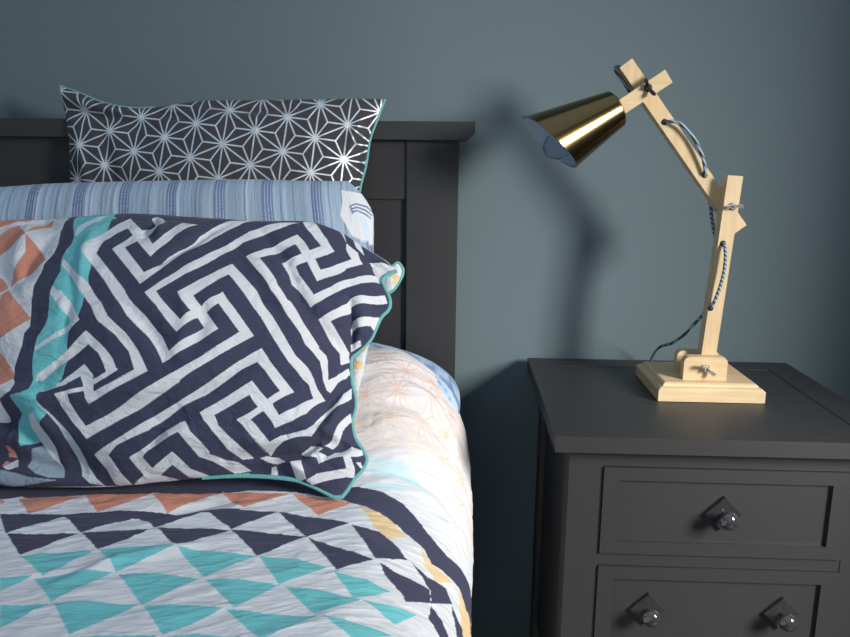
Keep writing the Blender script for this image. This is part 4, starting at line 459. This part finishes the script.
for z0, z1 in ((.652, .678), (.508, .526), (.19, .215)): obj('rail', B((LX0+.045, FY+.001, z0), (LX1-.045, FY+.03, z1)), M_black, ns, bevel=.0015)
obj('lower_shelf', B((LX0+.02, FY+.03, .19), (LX1-.02, BY-.02, .205)), M_black, ns)
M_knob = mat('glossy_black_metal', (.03, .03, .032), .12, spec=.9, coat=.6)
def drawer(z0, z1, knobs):
    d = obj('drawer', B((LX0+.046, FY+.002, z0), (LX1-.046, FY+.02, z1)), M_black, ns, bevel=.0012)
    bm = bmesh.new(); box(bm, (LX0+.055, FY+.02, z0+.01), (LX1-.055, BY-.05, z0+.02)); obj('drawer_box', bm, M_black, d)
    # raised moulding round the front
    bm = bmesh.new(); a, b = LX0+.046, LX1-.046
    box(bm, (a, FY-.003, z0), (a+.022, FY+.004, z1)); box(bm, (b-.022, FY-.003, z0), (b, FY+.004, z1))
    box(bm, (a+.022, FY-.003, z0), (b-.022, FY+.004, z0+.018)); box(bm, (a+.022, FY-.003, z1-.018), (b-.022, FY+.004, z1))
    obj('drawer_moulding', bm, M_black, d, bevel=.0015)
    for kx, kz in knobs:
        r = .024
        bm = prism([(kx, kz+r), (kx+r, kz), (kx, kz-r), (kx-r, kz)], FY-.004, FY+.003)
        p = obj('knob_plate', bm, M_knob, d, bevel=.0018)
        bm = lathe(bmesh.new(), [(.004, 0), (.004, .010), (.010, .014), (.0125, .019), (.011, .024), (.006, .0275), (.001, .0285)], (kx, FY-.004, kz), (0, -1, 0), 32)
        obj('knob', bm, M_knob, d, smooth=True)
drawer(.5268, .6512, [(.3655, .589)])
drawer(.216, .5072, [(.275, .444), (.457, .444)])

# ================================================================ LAMP
lamp = empty('desk_lamp', 'pale wooden jointed desk lamp with a gold metal cone shade, standing on the black nightstand', 'lamp', (.386, -.19, .70))
def wood(name, stretch, rot=(0, 0, 0)):
    m = bpy.data.materials.new(name); m.use_nodes = True; nt = m.node_tree; p = nt.nodes['Principled BSDF']; N = nt.nodes.new; L = nt.links.new
    tc = N('ShaderNodeTexCoord'); mp = N('ShaderNodeMapping'); mp.inputs['Scale'].default_value = stretch; mp.inputs['Rotation'].default_value = rot; L(tc.outputs['Object'], mp.inputs[0])
    nz = N('ShaderNodeTexNoise'); nz.inputs['Scale'].default_value = 14; nz.inputs['Detail'].default_value = 6; L(mp.outputs[0], nz.inputs[0])
    r = N('ShaderNodeValToRGB'); r.color_ramp.elements[0].position = .3; r.color_ramp.elements[0].color = (.56, .40, .22, 1); r.color_ramp.elements[1].position = .7; r.color_ramp.elements[1].color = (.66, .51, .31, 1)
    L(nz.outputs[0], r.inputs[0]); L(r.outputs[0], p.inputs['Base Color']); p.inputs['Roughness'].default_value = .5; p.inputs['Specular IOR Level'].default_value = .35
    return m
M_wx = wood('pine_across', (1, 8, 12)); M_wz = wood('pine_upright', (10, 10, 1))
M_wu = wood('pine_upper_arm', (10, 10, 1), (0, math.radians(39), 0)); M_wh = wood('pine_head_arm', (1, 10, 10), (0, math.radians(28), 0))
# stepped base
BX0, BX1, BY0, BY1 = .3070, .4640, -.262, -.118
def base_slab():
    bm = bmesh.new(); lv = [(0, 0), (0, .0165), (.0035, .020), (.008, .0215), (.009, .0245), (.0125, .0265)]
    rings = [[bm.verts.new((x, y, .70+z)) for x, y in ((BX0+i, BY0+i), (BX1-i, BY0+i), (BX1-i, BY1-i), (BX0+i, BY1-i))] for i, z in lv]
    for a, b in zip(rings, rings[1:]):
        for k in range(4): bm.faces.new((a[k], a[(k+1) % 4], b[(k+1) % 4], b[k]))
    bm.faces.new(rings[0][::-1]); bm.faces.new(rings[-1]); return bm
obj('base', base_slab(), M_wx, lamp, bevel=.0008)
def cheek(x0, x1, z0, z1, y0, y1):
    r = .009; pts = [(x0, z0), (x1, z0)]
    for k in range(7): a = k/6*math.pi/2; pts.append((x1-r+r*math.cos(a), z1-r+r*math.sin(a)))
    for k in range(7): a = math.pi/2+k/6*math.pi/2; pts.append((x0+r+r*math.cos(a), z1-r+r*math.sin(a)))
    return prism(pts, y0, y1)
obj('bracket_cheek', cheek(.3490, .4140, .7265, .7625, -.236, -.2205), M_wx, lamp, bevel=.0007)
obj('bracket_cheek', cheek(.3490, .4140, .7265, .7625, -.1985, -.183), M_wx, lamp, bevel=.0007)
def bar(p, q, w, y0, y1):
    p = np.array(p, float); q = np.array(q, float); d = (q-p)/np.hypot(*(q-p)); n = np.array((-d[1], d[0]))*w/2
    return prism([tuple(p+n), tuple(q+n), tuple(q-n), tuple(p-n)], y0, y1)
obj('lower_arm', bar((.3885, .735), (.4060, 1.031), .0220, -.2200, -.1990), M_wz, lamp, bevel=.0008)
obj('upper_arm', bar(UA0, UA1, .0215, -.1990, -.1780), M_wu, lamp, bevel=.0008)
obj('head_arm', bar((.2180, 1.1140), HA1, .0210, -.2200, -.1990), M_wh, lamp, bevel=.0008)
M_steel = mat('bright_steel', (.75, .75, .76), .22, metal=1)
M_dsteel = mat('black_oxide_steel', (.10, .10, .11), .25, metal=.9)
def wing_nut(x, z, y, m, ang, back):
    bm = tube(bmesh.new(), [(x, back, z), (x, y-.012, z)], .0022, 12)
    b = obj('bolt', bm, m, lamp, smooth=True)
    bm = lathe(bmesh.new(), [(.0060, 0), (.0060, .0010), (.0042, .0011), (.0040, .007), (.0028, .009)], (x, y, z), (0, -1, 0), 24)
    for s in (-1, 1):
        dx, dz = math.cos(ang)*s, math.sin(ang)*s
        tube(bm, [(x+dx*.003, y-.004, z+dz*.003), (x+dx*.007, y-.007, z+dz*.007), (x+dx*.0105, y-.011, z+dz*.0105), (x+dx*.0125, y-.0145, z+dz*.0125)], .0028, 10, [.8, 1, 1.1, .7])
    obj('wing_nut', bm, m, b, smooth=True)
wing_nut(.2715, 1.1530, -.2200, M_dsteel, math.radians(-57), -.174)
wing_nut(.4055, .9870, -.2200, M_steel, math.radians(5), -.174)
wing_nut(.3820, .7450, -.2360, M_steel, math.radians(-35), -.180)
# cord: woven cable threaded through holes in the arms
M_cord = bpy.data.materials.new('woven_cord'); M_cord.use_nodes = True
nt = M_cord.node_tree; p = nt.nodes['Principled BSDF']; p.inputs['Roughness'].default_value = .75
tc = nt.nodes.new('ShaderNodeTexCoord'); wv = nt.nodes.new('ShaderNodeTexWave'); wv.inputs['Scale'].default_value = 90; wv.inputs['Distortion'].default_value = 1; wv.bands_direction = 'DIAGONAL'
cr = nt.nodes.new('ShaderNodeValToRGB'); cr.color_ramp.elements[0].color = (.05, .07, .09, 1); cr.color_ramp.elements[0].position = .35; cr.color_ramp.elements[1].color = (.33, .42, .48, 1); cr.color_ramp.elements[1].position = .65
nt.links.new(tc.outputs['Object'], wv.inputs[0]); nt.links.new(wv.outputs[0], cr.inputs[0]); nt.links.new(cr.outputs[0], p.inputs['Base Color'])
cord_pts = [(0.2367, -0.2, 1.1205), (0.2497, -0.19, 1.1326), (0.2539, -0.186, 1.1485), (0.2411, -0.186, 1.1668), (0.231, -0.185, 1.1809), (0.2337, -0.181, 1.1863), (0.2439, -0.1755, 1.1806), (0.262, -0.1745, 1.1538), (0.2874, -0.174, 1.1282), (0.3029, -0.1745, 1.1167), (0.3072, -0.18, 1.1093), (0.3056, -0.192, 1.1072), (0.3061, -0.2035, 1.1074), (0.3176, -0.209, 1.1065), (0.3323, -0.21, 1.0981), (0.3468, -0.2095, 1.0813), (0.3589, -0.2085, 1.06), (0.3656, -0.206, 1.0414), (0.367, -0.2015, 1.032), (0.3702, -0.19, 1.0282), (0.3743, -0.178, 1.025), (0.3814, -0.174, 1.0085), (0.3887, -0.1735, 0.986), (0.3924, -0.175, 0.9634), (0.3974, -0.18, 0.9395), (0.4001, -0.19, 0.9299), (0.4013, -0.2, 0.9294), (0.3978, -0.2185, 0.9321), (0.3976, -0.2265, 0.9278), (0.3985, -0.23, 0.912), (0.3978, -0.231, 0.8913), (0.3943, -0.23, 0.8687), (0.3902, -0.2275, 0.8501), (0.3879, -0.2235, 0.8402), (0.3862, -0.2165, 0.8342), (0.3896, -0.2, 0.8295), (0.3888, -0.19, 0.8228), (0.3816, -0.178, 0.8059), (0.3733, -0.15, 0.7785), (0.3654, -0.11, 0.7538), (0.3572, -0.07, 0.7369), (0.3543, -0.035, 0.7081), (0.3578, -0.014, 0.6802), (0.3658, -0.01, 0.6318), (0.3787, -0.01, 0.5253)]
obj('cord', tube(bmesh.new(), spline(cord_pts, 10), .0026, 10), M_cord, lamp, smooth=True)
for hx, hy, hz in [(0.3038, -0.199, 1.1069), (0.3679, -0.199, 1.0312), (0.3965, -0.22, 0.9323), (0.3865, -0.22, 0.8349)]:
    obj('cord_hole', lathe(bmesh.new(), [(.0046, -.0002), (.0046, .0004), (.0030, .0006)], (hx, hy, hz), (0, -1, 0), 20), M_dsteel, lamp, smooth=True)
# shade: polished gold cone, cut a little aslant at the mouth, pale inside
M_gold = mat('polished_gold', (.21, .140, .06), .19, metal=1)
M_in = mat('pale_blue_inside', (.50, .62, .74), .6)
SB = Vector(SHB); SM = Vector(SHM); ax = (SM-SB).normalized(); Ls = (SM-SB).length
e1 = Vector((0, -1, 0)); e1 = (e1-ax*e1.dot(ax)).normalized(); e2 = ax.cross(e1)
if e2.z < 0: e2 = -e2
R0, R1 = .0275, .0500
def shade(bm, dr, slant=.33, n=96, rings=24):
    rr = []
    for i in range(rings+1):
        f = i/rings; ring = []
        for k in range(n):
            a = 2*math.pi*k/n; c, s = math.cos(a), math.sin(a)
            L = (Ls+slant*R1*s)*f; rad = R0+(R1-R0)*L/Ls-dr
            ring.append(bm.verts.new(SB+ax*L+rad*(c*e1+s*e2)))
        rr.append(ring)
    for i in range(rings):
        for k in range(n): bm.faces.new((rr[i][k], rr[i][(k+1) % n], rr[i+1][(k+1) % n], rr[i+1][k]))
    return rr
bm = bmesh.new(); r_ = shade(bm, 0)
cen = [bm.verts.new(v.co*.0+SB-ax*.0030+(v.co-SB)*.86) for v in r_[0]]
for k in range(96): bm.faces.new((cen[k], cen[(k+1) % 96], r_[0][(k+1) % 96], r_[0][k]))
bm.faces.new(cen[::-1])
sh = obj('lamp_shade', bm, M_gold, lamp, smooth=True)
bm = bmesh.new(); shade(bm, .0014); obj('shade_lining', bm, M_in, sh, smooth=True)
# bulb
M_glass = bpy.data.materials.new('clear_bulb_glass'); M_glass.use_nodes = True; p = M_glass.node_tree.nodes['Principled BSDF']
p.inputs['Base Color'].default_value = (.85, .92, .95, 1); p.inputs['Roughness'].default_value = .03; p.inputs['Transmission Weight'].default_value = 1; p.inputs['IOR'].default_value = 1.25
bo = SB+ax*.034
bl = obj('bulb', lathe(bmesh.new(), [(.004, .012), (.010, .018), (.014, .032), (.0185, .048), (.0200, .060), (.0185, .072), (.0130, .081), (.006, .0855), (.0005, .086)], bo-e2*.006, ax, 40), M_glass, lamp, smooth=True)
obj('bulb_socket', lathe(bmesh.new(), [(.0135, -.026), (.0135, .008), (.011, .013), (.0105, .018)], bo-e2*.006, ax, 32), M_dsteel, lamp, smooth=True)
